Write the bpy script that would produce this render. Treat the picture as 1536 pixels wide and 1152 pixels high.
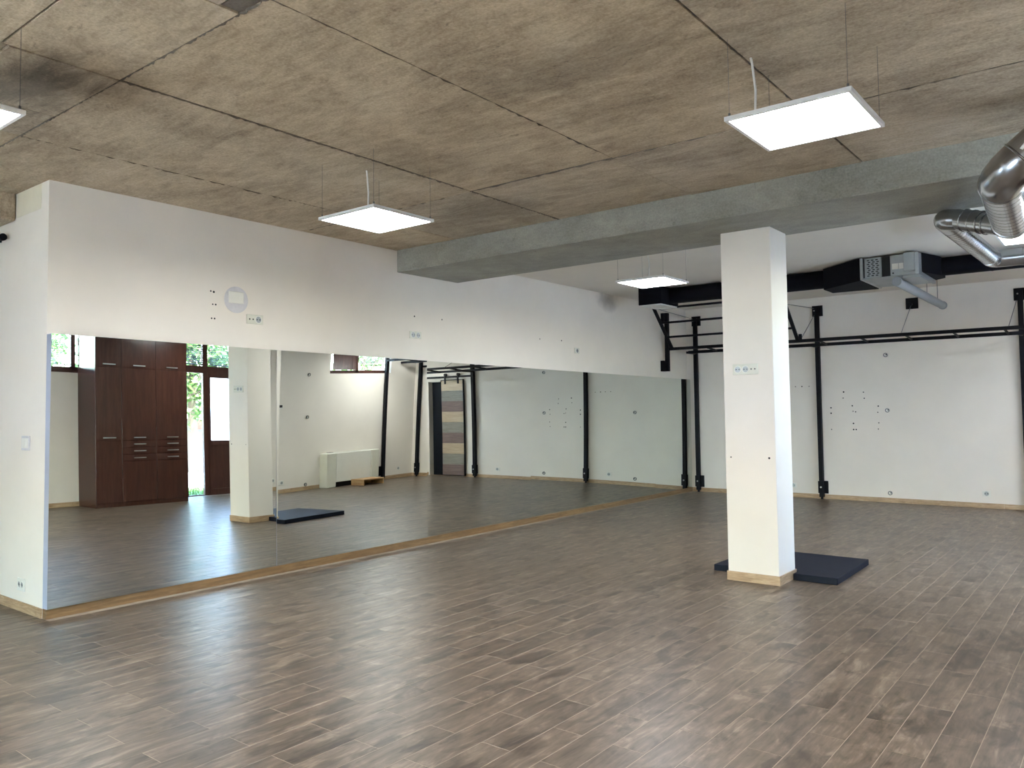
import bpy, bmesh, math, random
from mathutils import Vector, Matrix
random.seed(7)
for o in list(bpy.data.objects): bpy.data.objects.remove(o)
S = bpy.context.scene
COL = S.collection

# ------------------------------------------------------------------ camera, sky, sun, exposure
cam = bpy.data.cameras.new('camera'); camo = bpy.data.objects.new('camera', cam); COL.objects.link(camo)
CF = Vector((-0.61764, 0.78498, 0.048253)); CR = Vector((0.78549, 0.61876, -0.01178)); CU = Vector((0.039105, -0.030626, 0.99877))
camo.matrix_world = Matrix(((CR.x, CU.x, -CF.x, 6.634), (CR.y, CU.y, -CF.y, 0.0), (CR.z, CU.z, -CF.z, 1.55), (0, 0, 0, 1)))
cam.sensor_width = 36.0; cam.lens = 1190.44 / 1536 * 36; cam.shift_y = -18.83 / 1536; cam.clip_start = 0.05
S.camera = camo
w = bpy.data.worlds.new('sky'); S.world = w; w.use_nodes = True
wn = w.node_tree; bg = wn.nodes['Background']
sky = wn.nodes.new('ShaderNodeTexSky'); sky.sky_type = 'NISHITA'; sky.sun_disc = False
sky.sun_elevation = math.radians(55); sky.sun_rotation = math.radians(210); sky.air_density = 1.0; sky.ozone_density = 3.0; sky.dust_density = 0.7
wn.links.new(sky.outputs[0], bg.inputs[0]); bg.inputs[1].default_value = 3.0
sun = bpy.data.lights.new('sun', 'SUN'); sun.energy = 31.0; sun.angle = math.radians(0.6); sun.color = (0.95, 0.965, 1.0)
suno = bpy.data.objects.new('sun', sun); COL.objects.link(suno)
suno.rotation_euler = Vector((0.28, 0.5, -1.0)).to_track_quat('-Z', 'Y').to_euler()
LED_STRENGTH = 24.0
S.view_settings.view_transform = 'Standard'; S.view_settings.look = 'None'
S.view_settings.gamma = 1.0; S.view_settings.use_curve_mapping = False; S.view_settings.exposure = 1.38

# ------------------------------------------------------------------ room dimensions (metres)
H = 3.393            # slab underside
W = 7.75             # right wall
Y0 = 2.594           # wall corner left of the mirrors
YB = 13.748          # back wall
YF = -3.0            # front wall (behind the camera)
XA = -3.2            # far side of the alcove
BM0, BM1, BMZ = 6.311, 7.348, 3.144
CX0, CX1, CY0, CY1 = 3.679, 4.140, 6.876, 7.281
XM = 0.055           # mirror face

# ------------------------------------------------------------------ node helpers and materials
def lin(r, g, b):
    f = lambda c: (c / 255 / 12.92) if c / 255 <= 0.04045 else ((c / 255 + 0.055) / 1.055) ** 2.4
    return (f(r), f(g), f(b), 1)
class NT:
    def __init__(s, name):
        s.m = bpy.data.materials.new(name); s.m.use_nodes = True; s.t = s.m.node_tree
        s.b = s.t.nodes['Principled BSDF']; s.out = s.t.nodes['Material Output']
    def n(s, typ, ins=None, **props):
        k = s.t.nodes.new(typ)
        for a, v in props.items(): setattr(k, a, v)
        for a, v in (ins or {}).items(): s.set(k.inputs[a], v)
        return k
    def set(s, sock, v):
        if isinstance(v, bpy.types.NodeSocket): s.t.links.new(v, sock)
        elif isinstance(v, bpy.types.Node): s.t.links.new(v.outputs[0], sock)
        else: sock.default_value = v
    def math(s, op, a, b=0.0, c=0.0):
        return s.n('ShaderNodeMath', {0: a, 1: b, 2: c}, operation=op).outputs[0]
    def ramp(s, fac, stops):
        r = s.n('ShaderNodeValToRGB', {0: fac}); e = r.color_ramp.elements
        while len(e) < len(stops): e.new(0.5)
        for i, (p, c) in enumerate(stops): e[i].position = p; e[i].color = c
        return r.outputs[0]
    def mix(s, fac, a, b, blend='MIX'):
        k = s.n('ShaderNodeMix', data_type='RGBA', blend_type=blend)
        s.set(k.inputs[0], fac); s.set(k.inputs[6], a); s.set(k.inputs[7], b)
        return k.outputs[2]
    def noise(s, vec, scale, detail=4, rough=0.55, dist=0.0):
        return s.n('ShaderNodeTexNoise', {'Vector': vec, 'Scale': scale, 'Detail': detail, 'Roughness': rough, 'Distortion': dist}).outputs[0]
    def pos(s): return s.n('ShaderNodeNewGeometry').outputs['Position']
    def scaled(s, vec, sc):
        return s.n('ShaderNodeVectorMath', {0: vec, 1: sc}, operation='MULTIPLY').outputs[0]
    def bump(s, h, strength, dist=0.01):
        k = s.n('ShaderNodeBump', {'Height': h, 'Strength': strength, 'Distance': dist}); s.set(s.b.inputs['Normal'], k.outputs[0])
    def fin(s, col=None, rough=None, metal=None):
        if col is not None: s.set(s.b.inputs['Base Color'], col)
        if rough is not None: s.set(s.b.inputs['Roughness'], rough)
        if metal is not None: s.set(s.b.inputs['Metallic'], metal)
        return s.m
def plain(name, rgb, rough=0.5, metal=0.0, var=0.08, scale=6.0, bump=0.0, spec=0.5):
    t = NT(name); t.b.inputs['Specular IOR Level'].default_value = spec; c = lin(*rgb); p = t.pos(); nz = t.noise(p, scale)
    d = tuple(max(0, x * (1 - var)) for x in c[:3]) + (1,); l = tuple(min(1, x * (1 + var)) for x in c[:3]) + (1,)
    if bump: t.bump(t.noise(p, scale * 12), bump, 0.004)
    return t.fin(t.ramp(nz, [(0.3, d), (0.7, l)]), rough, metal)
M = {}
def wall_paint(name, rgb, grey_mark=None):
    t = NT(name); p = t.pos(); c = lin(*rgb)
    big = t.noise(p, 1.3, 4, 0.6); fine = t.noise(p, 90, 2)
    d = tuple(x * 0.95 for x in c[:3]) + (1,)
    t.bump(fine, 0.08, 0.002); col = t.ramp(big, [(0.35, d), (0.65, c)])
    if grey_mark:   # soft grey mark with an uneven outline in the paint colour
        v = t.n('ShaderNodeVectorMath', {0: t.n('ShaderNodeVectorMath', {0: p, 1: grey_mark}, operation='SUBTRACT').outputs[0], 1: (2.5, 2.6, 5.0)}, operation='MULTIPLY').outputs[0]
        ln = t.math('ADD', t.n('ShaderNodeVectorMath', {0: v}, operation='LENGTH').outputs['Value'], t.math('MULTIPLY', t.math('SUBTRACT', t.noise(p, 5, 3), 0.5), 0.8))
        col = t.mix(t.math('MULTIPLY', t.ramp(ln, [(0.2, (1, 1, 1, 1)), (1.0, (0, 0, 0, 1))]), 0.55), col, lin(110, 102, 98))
    return t.fin(col, 0.75)
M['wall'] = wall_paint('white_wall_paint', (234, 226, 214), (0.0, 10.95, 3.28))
M['ceilpaint'] = wall_paint('white_ceiling_paint', (222, 214, 202))
def concrete(name, cols, seed, streak=(1.0, 3.2, 1.0), gloss=0.8, stain=False):
    t = NT(name); p = t.pos(); off = t.n('ShaderNodeVectorMath', {0: p, 1: (seed, seed * 1.7, 0)}, operation='ADD').outputs[0]
    st = t.scaled(off, streak)
    a = t.noise(off, 1.1, 6, 0.68, 0.6); b = t.noise(st, 2.0, 9, 0.72, 0.8); c = t.noise(st, 10, 6, 0.7, 0.5); e = t.noise(off, 70, 3, 0.6)
    f = t.math('ADD', t.math('MULTIPLY', a, 0.42), t.math('MULTIPLY', b, 0.40)); f = t.math('ADD', f, t.math('MULTIPLY', c, 0.18))
    col = t.ramp(f, cols)
    spots = t.ramp(t.noise(t.scaled(off, (1.0, 2.4, 1.0)), 5.5, 7, 0.75, 1.2), [(0.60, (0, 0, 0, 1)), (0.69, (1, 1, 1, 1))])
    oi = t.n('ShaderNodeObjectInfo')
    col = t.n('ShaderNodeHueSaturation', {'Saturation': t.math('ADD', 0.82, t.math('MULTIPLY', oi.outputs['Random'], 0.3)), 'Value': t.math('ADD', 0.9, t.math('MULTIPLY', oi.outputs['Random'], 0.2)), 'Color': col}).outputs[0]
    dark = tuple(x * 0.45 for x in cols[0][1][:3]) + (1,)
    col = t.mix(t.math('MULTIPLY', spots, 0.6), col, dark)
    col = t.mix(0.28, col, t.ramp(e, [(0.3, tuple(x * 0.6 for x in cols[0][1][:3]) + (1,)), (0.7, cols[-1][1])]))
    if stain:   # old damp stains on the slab, with outlines of their own
        for (cx, cy, rx, ry, k) in ((1.80, 1.78, 0.62, 0.30, 0.62), (4.3, 3.5, 0.9, 0.35, 0.25), (2.0, 5.6, 0.8, 0.4, 0.3), (5.6, 2.6, 0.7, 0.5, 0.22)):
            d_ = t.n('ShaderNodeVectorMath', {0: t.n('ShaderNodeVectorMath', {0: p, 1: (cx, cy, H)}, operation='SUBTRACT').outputs[0], 1: (1 / rx, 1 / ry, 0)}, operation='MULTIPLY').outputs[0]
            ln = t.n('ShaderNodeVectorMath', {0: d_}, operation='LENGTH').outputs['Value']
            m_ = t.ramp(t.math('ADD', ln, t.math('MULTIPLY', t.math('SUBTRACT', b, 0.5), 1.6)), [(0.45, (1, 1, 1, 1)), (1.0, (0, 0, 0, 1))])
            col = t.mix(t.math('MULTIPLY', m_, k), col, lin(62, 56, 50))
    t.bump(t.math('ADD', c, t.math('MULTIPLY', e, 0.5)), 0.35, 0.006)
    return t.fin(col, gloss)
M['slab'] = concrete('brown_board_marked_concrete', [(0.36, lin(112, 96, 77)), (0.45, lin(160, 142, 117)), (0.54, lin(192, 174, 147)), (0.64, lin(217, 202, 178))], 3.0, stain=True)
M['slabdark'] = concrete('dark_seam_concrete', [(0.36, lin(84, 75, 65)), (0.5, lin(110, 99, 86)), (0.62, lin(134, 122, 107))], 9.0)
M['beam'] = concrete('grey_beam_concrete', [(0.36, lin(124, 124, 112)), (0.5, lin(154, 152, 140)), (0.62, lin(178, 175, 160))], 21.0, (0.8, 1.2, 2.2))
# wood-look floor tiles: each tile finds its own row and place from its position
PX, PL, PXO, PYO = 0.168, 0.68, 3.66, 3.22
def floor_mat():
    t = NT('wood_look_floor_tile'); p = t.pos(); s = t.n('ShaderNodeSeparateXYZ', {0: p}); x, y = s.outputs[0], s.outputs[1]
    kx = t.math('FLOOR', t.math('DIVIDE', t.math('SUBTRACT', x, PXO), PX))
    par = t.math('MULTIPLY', t.math('FLOORED_MODULO', kx, 2.0), 0.5)
    ky = t.math('FLOOR', t.math('ADD', t.math('DIVIDE', t.math('SUBTRACT', y, PYO), PL), par))
    wn_ = t.n('ShaderNodeTexWhiteNoise', {'Vector': t.n('ShaderNodeCombineXYZ', {0: kx, 1: ky}).outputs[0]}, noise_dimensions='3D')
    rv = t.n('ShaderNodeSeparateXYZ', {0: wn_.outputs[1]}); r1, r2, r3 = rv.outputs
    gx = t.math('ADD', x, t.math('MULTIPLY', r1, 37.0)); gy = t.math('ADD', y, t.math('MULTIPLY', r2, 53.0))
    v = t.n('ShaderNodeCombineXYZ', {0: gx, 1: gy, 2: r3}).outputs[0]
    g = t.noise(t.scaled(v, (9, 1.0, 1)), 2.2, 6, 0.62, 0.9)
    fine = t.noise(t.scaled(v, (55, 3.0, 1)), 2.0, 4, 0.6, 0.4)
    cloud = t.noise(t.scaled(v, (3.4, 1.5, 1)), 1.9, 4, 0.55, 0.6)
    smoke = t.noise(t.scaled(v, (5.0, 2.2, 1)), 1.5, 5, 0.62, 1.3)
    f_ = t.math('ADD', t.math('MULTIPLY', g, 0.5), t.math('MULTIPLY', smoke, 0.5))
    base = t.ramp(f_, [(0.35, lin(60, 49, 39)), (0.45, lin(90, 77, 64)), (0.54, lin(111, 96, 81)), (0.65, lin(150, 134, 115))])
    base = t.mix(0.24, base, t.ramp(fine, [(0.35, lin(62, 51, 42)), (0.65, lin(124, 110, 94))]))
    shade = t.ramp(cloud, [(0.54, (1, 1, 1, 1)), (0.63, (0.54, 0.525, 0.52, 1))])
    base = t.mix(1.0, base, shade, 'MULTIPLY')
    kn = t.ramp(t.noise(t.scaled(v, (8, 3.0, 1)), 1.15, 4, 0.6, 1.8), [(0.64, (0, 0, 0, 1)), (0.80, (1, 1, 1, 1))])
    base = t.mix(t.math('MULTIPLY', kn, 0.85), base, lin(54, 46, 41))
    tone = t.n('ShaderNodeHueSaturation', {'Saturation': 1.0, 'Value': t.math('ADD', 0.91, t.math('MULTIPLY', r3, 0.17)), 'Color': base}).outputs[0]
    ro = t.math('ADD', 0.27, t.math('MULTIPLY', fine, 0.16))
    t.bump(t.math('ADD', g, t.math('MULTIPLY', fine, 0.5)), 0.16, 0.004)
    t.b.inputs['Specular IOR Level'].default_value = 0.36
    return t.fin(tone, ro)
M['floor'] = floor_mat()
M['grout'] = plain('pale_floor_grout', (164, 151, 134), 0.8, 0, 0.06, 20)
def wood(name, cols, axis=(1, 1, 14), rough=0.45, scale=2.0, bump=0.1):
    t = NT(name); v = t.scaled(t.pos(), axis); g = t.noise(v, scale, 6, 0.6, 0.8); f = t.noise(v, scale * 7, 4, 0.6)
    c = t.ramp(t.math('ADD', t.math('MULTIPLY', g, 0.75), t.math('MULTIPLY', f, 0.25)), [(0.35, lin(*cols[0])), (0.5, lin(*cols[1])), (0.65, lin(*cols[2]))])
    if bump: t.bump(f, bump, 0.003)
    return t.fin(c, rough)
M['skirt'] = wood('oak_look_skirting_tile', [(150, 122, 92), (178, 149, 115), (200, 174, 142)], (2, 2, 16), 0.4)
M['ledge'] = wood('honey_oak_ledge', [(106, 80, 50), (126, 98, 64), (144, 115, 78)], (1.2, 1.2, 16), 0.45)
M['wardrobe'] = wood('dark_cherry_laminate', [(58, 33, 26), (66, 38, 30), (75, 45, 36)], (9, 9, 0.8), 0.22, 2.0, 0.02)
M['frame'] = wood('dark_brown_window_wood', [(62, 36, 29), (74, 44, 36), (86, 54, 44)], (7, 7, 1), 0.35, 2.0, 0.03)
M['stepwood'] = wood('light_pine', [(164, 124, 82), (186, 146, 102), (204, 168, 124)], (1, 1, 12), 0.5)
M['bd0'] = wood('tan_board', [(158, 138, 112), (178, 158, 130), (192, 174, 148)], (1.5, 1.5, 22), 0.5)
M['bd1'] = wood('grey_green_board', [(112, 108, 98), (130, 126, 114), (144, 140, 128)], (1.5, 1.5, 22), 0.5)
M['bd2'] = wood('brown_board', [(98, 80, 74), (114, 95, 88), (128, 108, 99)], (1.5, 1.5, 22), 0.5)
M['black'] = plain('black_powder_coat', (10, 11, 18), 0.55, 0.0, 0.2, 10, 0, 0.2)
M['ductblack'] = plain('black_duct_insulation', (8, 10, 19), 0.8, 0.0, 0.15, 5, 0.1, 0.15)
M['mat'] = plain('dark_navy_mat_vinyl', (18, 23, 36), 0.6, 0.0, 0.12, 9, 0.15, 0.2)
M['galv'] = plain('galvanised_steel', (178, 182, 186), 0.22, 1.0, 0.16, 3.5)
M['galvdull'] = plain('dull_zinc_sheet', (168, 172, 172), 0.45, 0.75, 0.08, 4)
M['steel'] = plain('brushed_steel', (190, 190, 188), 0.3, 1.0, 0.05, 20)
M['pvc'] = plain('grey_pvc', (150, 154, 156), 0.5, 0.0, 0.04, 6)
M['plastic'] = plain('white_plastic', (226, 224, 214), 0.4, 0.0, 0.02, 8)
M['cream'] = plain('cream_plastic', (214, 212, 196), 0.45, 0.0, 0.03, 8)
M['lightframe'] = plain('white_aluminium', (225, 225, 225), 0.4, 0.2, 0.02, 8)
M['dark'] = plain('dark_hole', (24, 22, 22), 0.8, 0, 0.1, 20)
M['paper'] = plain('paper_sticker', (235, 233, 225), 0.6, 0, 0.02, 8)
M['navydoor'] = plain('navy_painted_steel', (9, 13, 21), 0.5, 0, 0.1, 3, 0, 0.2)
M['backing'] = plain('grey_blue_mirror_backing', (168, 174, 190), 0.6, 0, 0.04, 6)
M['patch'] = plain('cream_filler_paint', (222, 214, 192), 0.8, 0, 0.05, 5)
M['greypatch'] = plain('grey_plaster_patch', (206, 203, 204), 0.8, 0, 0.08, 12)
M['wire'] = plain('steel_wire', (120, 120, 120), 0.4, 0.8, 0.05, 20)
M['whitecable'] = plain('white_cable', (220, 218, 212), 0.5, 0, 0.03, 20)
M['slat'] = plain('brown_blind_slat', (44, 24, 19), 0.5, 0, 0.1, 8)
M['slatw'] = plain('pale_blind_slat', (206, 196, 178), 0.45, 0, 0.05, 8)
def led():
    t = NT('led_diffuser'); e = t.n('ShaderNodeEmission', {'Color': (0.95, 0.965, 1.0, 1), 'Strength': LED_STRENGTH})
    t.set(t.out.inputs[0], e); return t.m
M['led'] = led()
def mirror():
    t = NT('silver_mirror'); g = t.n('ShaderNodeBsdfGlossy', {'Color': (0.74, 0.775, 0.735, 1), 'Roughness': 0.0}); t.set(t.out.inputs[0], g); return t.m
M['mirror'] = mirror()
def glass(name, tint, refl):
    t = NT(name); a = t.n('ShaderNodeBsdfTransparent', {'Color': tint}); g = t.n('ShaderNodeBsdfGlossy', {'Roughness': 0.02, 'Color': (1, 1, 1, 1)})
    lw = t.n('ShaderNodeLayerWeight', {'Blend': 0.3}); f = t.math('MULTIPLY_ADD', lw.outputs[0], refl, 0.03)
    t.set(t.out.inputs[0], t.n('ShaderNodeMixShader', {0: f, 1: a.outputs[0], 2: g.outputs[0]})); return t.m
M['glass'] = glass('clear_window_glass', (0.93, 0.96, 0.94, 1), 0.5)
def frost():
    t = NT('frosted_glass'); a = t.n('ShaderNodeBsdfTranslucent', {'Color': (0.95, 0.97, 1, 1)}); g = t.n('ShaderNodeBsdfTransparent', {'Color': (0.9, 0.95, 1, 1)})
    t.set(t.out.inputs[0], t.n('ShaderNodeMixShader', {0: 0.45, 1: a.outputs[0], 2: g.outputs[0]})); return t.m
M['frost'] = frost()
M['pavement'] = plain('pale_paving', (205, 203, 200), 0.85, 0, 0.08, 2, 0.2)
M['grass'] = plain('lawn_green', (66, 104, 42), 0.8, 0, 0.3, 8)
M['leaf'] = plain('tree_leaf', (72, 98, 36), 0.6, 0, 0.35, 2)
M['bark'] = plain('tree_bark', (96, 80, 64), 0.9, 0, 0.2, 9, 0.4)
M['terracotta'] = plain('terracotta_coping', (96, 48, 34), 0.8, 0, 0.12, 6)
M['render'] = plain('pale_garden_render', (84, 90, 104), 0.85, 0, 0.06, 3)

# ------------------------------------------------------------------ mesh helpers
ORG = {}
class MB:
    def __init__(s): s.v = []; s.f = []
    def add(s, vs, fs):
        b = len(s.v); s.v += [tuple(v) for v in vs]; s.f += [tuple(b + i for i in f) for f in fs]; return s
    def box(s, x0, x1, y0, y1, z0, z1, T=None):
        vs = [(x0, y0, z0), (x1, y0, z0), (x1, y1, z0), (x0, y1, z0), (x0, y0, z1), (x1, y0, z1), (x1, y1, z1), (x0, y1, z1)]
        if T: vs = [T(*v) for v in vs]
        return s.add(vs, [(3, 2, 1, 0), (4, 5, 6, 7), (0, 1, 5, 4), (1, 2, 6, 5), (2, 3, 7, 6), (3, 0, 4, 7)])
    def hexa(s, vs): return s.add(vs, [(3, 2, 1, 0), (4, 5, 6, 7), (0, 1, 5, 4), (1, 2, 6, 5), (2, 3, 7, 6), (3, 0, 4, 7)])
    def prism(s, pts, z0, z1):
        n = len(pts); vs = [(x, y, z0) for x, y in pts] + [(x, y, z1) for x, y in pts]
        return s.add(vs, [tuple(range(n - 1, -1, -1)), tuple(range(n, 2 * n))] + [(i, (i + 1) % n, n + (i + 1) % n, n + i) for i in range(n)])
    def bar(s, p, q, w, h=None):
        p, q = Vector(p), Vector(q); d = (q - p).normalized(); h = h or w
        a = d.cross(Vector((0, 0, 1)))
        if a.length < 1e-3: a = Vector((1, 0, 0))
        a.normalize(); b = a.cross(d).normalized()
        vs = [c + a * sx * w / 2 + b * sy * h / 2 for c in (p, q) for sx, sy in ((-1, -1), (1, -1), (1, 1), (-1, 1))]
        return s.hexa(vs)
    def tube(s, pts, r, n=12, cap=True):
        pts = [Vector(p) for p in pts]; rs = r if isinstance(r, (list, tuple)) else [r] * len(pts)
        t0 = (pts[1] - pts[0]).normalized(); a = t0.cross(Vector((0, 0, 1)))
        if a.length < 1e-3: a = Vector((1, 0, 0))
        a.normalize(); vs = []; prev = t0
        for i, p in enumerate(pts):
            if i == 0: t = t0
            elif i == len(pts) - 1: t = (pts[i] - pts[i - 1]).normalized()
            else: t = ((pts[i + 1] - p).normalized() + (p - pts[i - 1]).normalized()).normalized()
            a = prev.rotation_difference(t) @ a; a = (a - t * a.dot(t)).normalized(); prev = t; b = t.cross(a)
            vs += [p + (a * math.cos(k * 2 * math.pi / n) + b * math.sin(k * 2 * math.pi / n)) * rs[i] for k in range(n)]
        fs = [(i * n + k, i * n + (k + 1) % n, (i + 1) * n + (k + 1) % n, (i + 1) * n + k) for i in range(len(pts) - 1) for k in range(n)]
        if cap: fs += [tuple(range(n - 1, -1, -1)), tuple(range((len(pts) - 1) * n, len(pts) * n))]
        return s.add(vs, fs)
    def build(s, name, mat, parent=None, bevel=0.0, smooth=False, seg=1):
        vs = s.v; xs = [v[0] for v in vs]; ys = [v[1] for v in vs]; zs = [v[2] for v in vs]
        c = Vector(((min(xs) + max(xs)) / 2, (min(ys) + max(ys)) / 2, min(zs)))
        me = bpy.data.meshes.new(name); me.from_pydata([(v[0] - c.x, v[1] - c.y, v[2] - c.z) for v in vs], [], s.f)
        if bevel or smooth:
            bm = bmesh.new(); bm.from_mesh(me); bmesh.ops.remove_doubles(bm, verts=bm.verts, dist=1e-6)
            if bevel: bmesh.ops.bevel(bm, geom=list(bm.edges), offset=bevel, segments=seg, affect='EDGES', profile=0.5)
            bm.to_mesh(me); bm.free()
        me.materials.append(mat if not isinstance(mat, str) else M[mat])
        if smooth:
            for p in me.polygons: p.use_smooth = True
            try: me.set_sharp_from_angle(angle=math.radians(35))
            except Exception: pass
        o = bpy.data.objects.new(name, me); COL.objects.link(o); ORG[o.name] = c
        if parent: o.parent = parent; o.location = c - ORG[parent.name]
        else: o.location = c
        return o
def B(*a, T=None): return MB().box(*a, T=T)
def tag(o, label=None, cat=None, group=None, kind=None):
    if label: o['label'] = label
    if cat: o['category'] = cat
    if group: o['group'] = group
    if kind: o['kind'] = kind
    return o
def thing(name, loc, label, cat, group=None):
    o = bpy.data.objects.new(name, None); COL.objects.link(o); o.location = loc; o.empty_display_size = 0.1; ORG[o.name] = Vector(loc)
    return tag(o, label, cat, group)
def struct(o, label=None): return tag(o, label, kind='structure')
def copyobj(src, loc, parent=None):
    c = src.copy(); COL.objects.link(c); ORG[c.name] = Vector(loc)
    if parent: c.parent = parent; c.location = Vector(loc) - ORG[parent.name]
    else: c.location = loc
    return c
def fillet(pts, rad, n=6):
    pts = [Vector(p) for p in pts]; out = [pts[0]]
    for i in range(1, len(pts) - 1):
        a, b, c = pts[i - 1], pts[i], pts[i + 1]; u = (a - b); v = (c - b); r = min(rad, u.length * 0.48, v.length * 0.48)
        p, q = b + u.normalized() * r, b + v.normalized() * r
        out += [(p * (1 - t) ** 2 + b * 2 * t * (1 - t) + q * t * t) for t in [k / n for k in range(n + 1)]]
    return out + [pts[-1]]

# ------------------------------------------------------------------ walls
def wall_cells(a0, a1, z0, z1, holes, make):
    A = sorted({a0, a1} | {h[0] for h in holes} | {h[1] for h in holes}); Z = sorted({z0, z1} | {h[2] for h in holes} | {h[3] for h in holes})
    for i in range(len(A) - 1):
        for j in range(len(Z) - 1):
            ca, cz = (A[i] + A[i + 1]) / 2, (Z[j] + Z[j + 1]) / 2
            if not any(h[0] < ca < h[1] and h[2] < cz < h[3] for h in holes): make(A[i], A[i + 1], Z[j], Z[j + 1])
TH = 0.22; ZT = H + 0.25
DOOR1 = (7.93, 9.86, 0.0, 2.93); WIN1 = (4.90, 6.78, 2.19, 2.93); WIN2 = (11.37, 13.02, 2.32, 2.93)
mb = MB(); wall_cells(YF - TH, YB + TH, 0, ZT, [DOOR1, WIN1, WIN2], lambda a, b, c, d: mb.box(W, W + TH, a, b, c, d))
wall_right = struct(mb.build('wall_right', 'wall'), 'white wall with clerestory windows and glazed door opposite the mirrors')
DOOR2 = (5.72, 6.63, 0.0, 2.35)
mb = MB(); wall_cells(-TH, W, 0, ZT, [DOOR2], lambda a, b, c, d: mb.box(a, b, YB, YB + TH, c, d))
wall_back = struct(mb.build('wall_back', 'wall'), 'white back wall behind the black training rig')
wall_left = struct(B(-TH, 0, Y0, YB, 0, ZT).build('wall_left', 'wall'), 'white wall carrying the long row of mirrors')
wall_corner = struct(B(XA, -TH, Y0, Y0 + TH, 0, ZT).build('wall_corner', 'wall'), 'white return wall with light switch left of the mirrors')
FW = (1.5, 4.3, 0.0, 1.4); AW = (-2.8, -2.0, 0.0, 2.2)  # unseen openings, added and sized for the daylight they bring in
mb = MB(); wall_cells(XA - TH, W, 0, ZT, [FW], lambda a, b, c, d: mb.box(a, b, YF - TH, YF, c, d))
wall_front = struct(mb.build('wall_front', 'wall'), 'white front wall with an added wide glazed opening')
mb = MB(); wall_cells(YF, Y0 + TH, 0, ZT, [AW], lambda a, b, c, d: mb.box(XA - TH, XA, a, b, c, d))
wall_alcove = struct(mb.build('wall_alcove', 'wall'), 'white end wall of the alcove with an added glazed door')
# lighter filler patch near the top of the return wall
struct(B(-0.62, -0.14, Y0 - 0.002, Y0 + 0.01, 3.19, H).build('filler_patch', 'patch', wall_corner))

# ------------------------------------------------------------------ floor of wood-look tiles
floor = struct(B(XA, W, YF, YB, -0.12, -0.0006).build('floor', 'grout'), 'wood-look tiled floor with pale joints')
GAP = 0.0030
def plank_rects():
    out = []
    k0 = math.floor((XA - PXO) / PX); k1 = math.ceil((W - PXO) / PX)
    for k in range(k0, k1):
        xa, xb = PXO + k * PX, PXO + (k + 1) * PX; off = 0.0 if k % 2 == 0 else -0.5
        for j in range(math.floor((YF - PYO) / PL) - 1, math.ceil((YB - PYO) / PL) + 1):
            ya = PYO + (j + off) * PL; yb = ya + PL
            r = (max(xa, XA), min(xb, W), max(ya, YF), min(yb, YB))
            if r[1] - r[0] < 0.02 or r[3] - r[2] < 0.02: continue
            if r[0] < 0 and r[3] > Y0:
                if r[2] >= Y0: continue
                r = (r[0], r[1], r[2], Y0)
            full = abs(r[1] - r[0] - PX) < 1e-6 and abs(r[3] - r[2] - PL) < 1e-6
            out.append((r, full))
    return out
def view(p):
    d = Vector(p) - Vector((6.634, 0, 1.55)); z = d.dot(CF)
    if z < 0.3: return None
    return (768 + 1190.44 * d.dot(CR) / z, 557.2 - 1190.44 * d.dot(CU) / z, z)
rects = plank_rects(); scored = []
for r, full in rects:
    c = view(((r[0] + r[1]) / 2, (r[2] + r[3]) / 2, 0))
    q = [view((a, b, 0)) for a in r[:2] for b in r[2:]]
    vis = full and all(q) and any(-20 < p[0] < 1556 and p[1] < 1160 for p in q)
    scored.append((-(1 / c[2] ** 2) if (vis and c) else 1e9, r, full))
scored.sort(key=lambda t: t[0])
def plank_mesh(mb_, r):
    a, b, c, d = r[0] + GAP / 2, r[1] - GAP / 2, r[2] + GAP / 2, r[3] - GAP / 2; e = 0.0005
    vs = [(a, c, -0.008), (b, c, -0.008), (b, d, -0.008), (a, d, -0.008), (a, c, -e), (b, c, -e), (b, d, -e), (a, d, -e),
          (a + e, c + e, 0), (b - e, c + e, 0), (b - e, d - e, 0), (a + e, d - e, 0)]
    mb_.add(vs, [(0, 1, 5, 4), (1, 2, 6, 5), (2, 3, 7, 6), (3, 0, 4, 7), (4, 5, 9, 8), (5, 6, 10, 9), (6, 7, 11, 10), (7, 4, 8, 11), (8, 9, 10, 11)])
rest = MB(); first = None; npl = 0
for sc, r, full in scored:
    if sc < 0 and npl < 295:
        npl += 1
        if first is None:
            m_ = MB(); plank_mesh(m_, r); first = m_.build('floor_plank', 'floor', floor)
        else:
            copyobj(first, ((r[0] + r[1]) / 2, (r[2] + r[3]) / 2, -0.008), floor)
    else: plank_mesh(rest, r)
tag(rest.build('floor_planks', 'floor', floor), 'further wood-look tiles of the same floor', kind='stuff')

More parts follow.
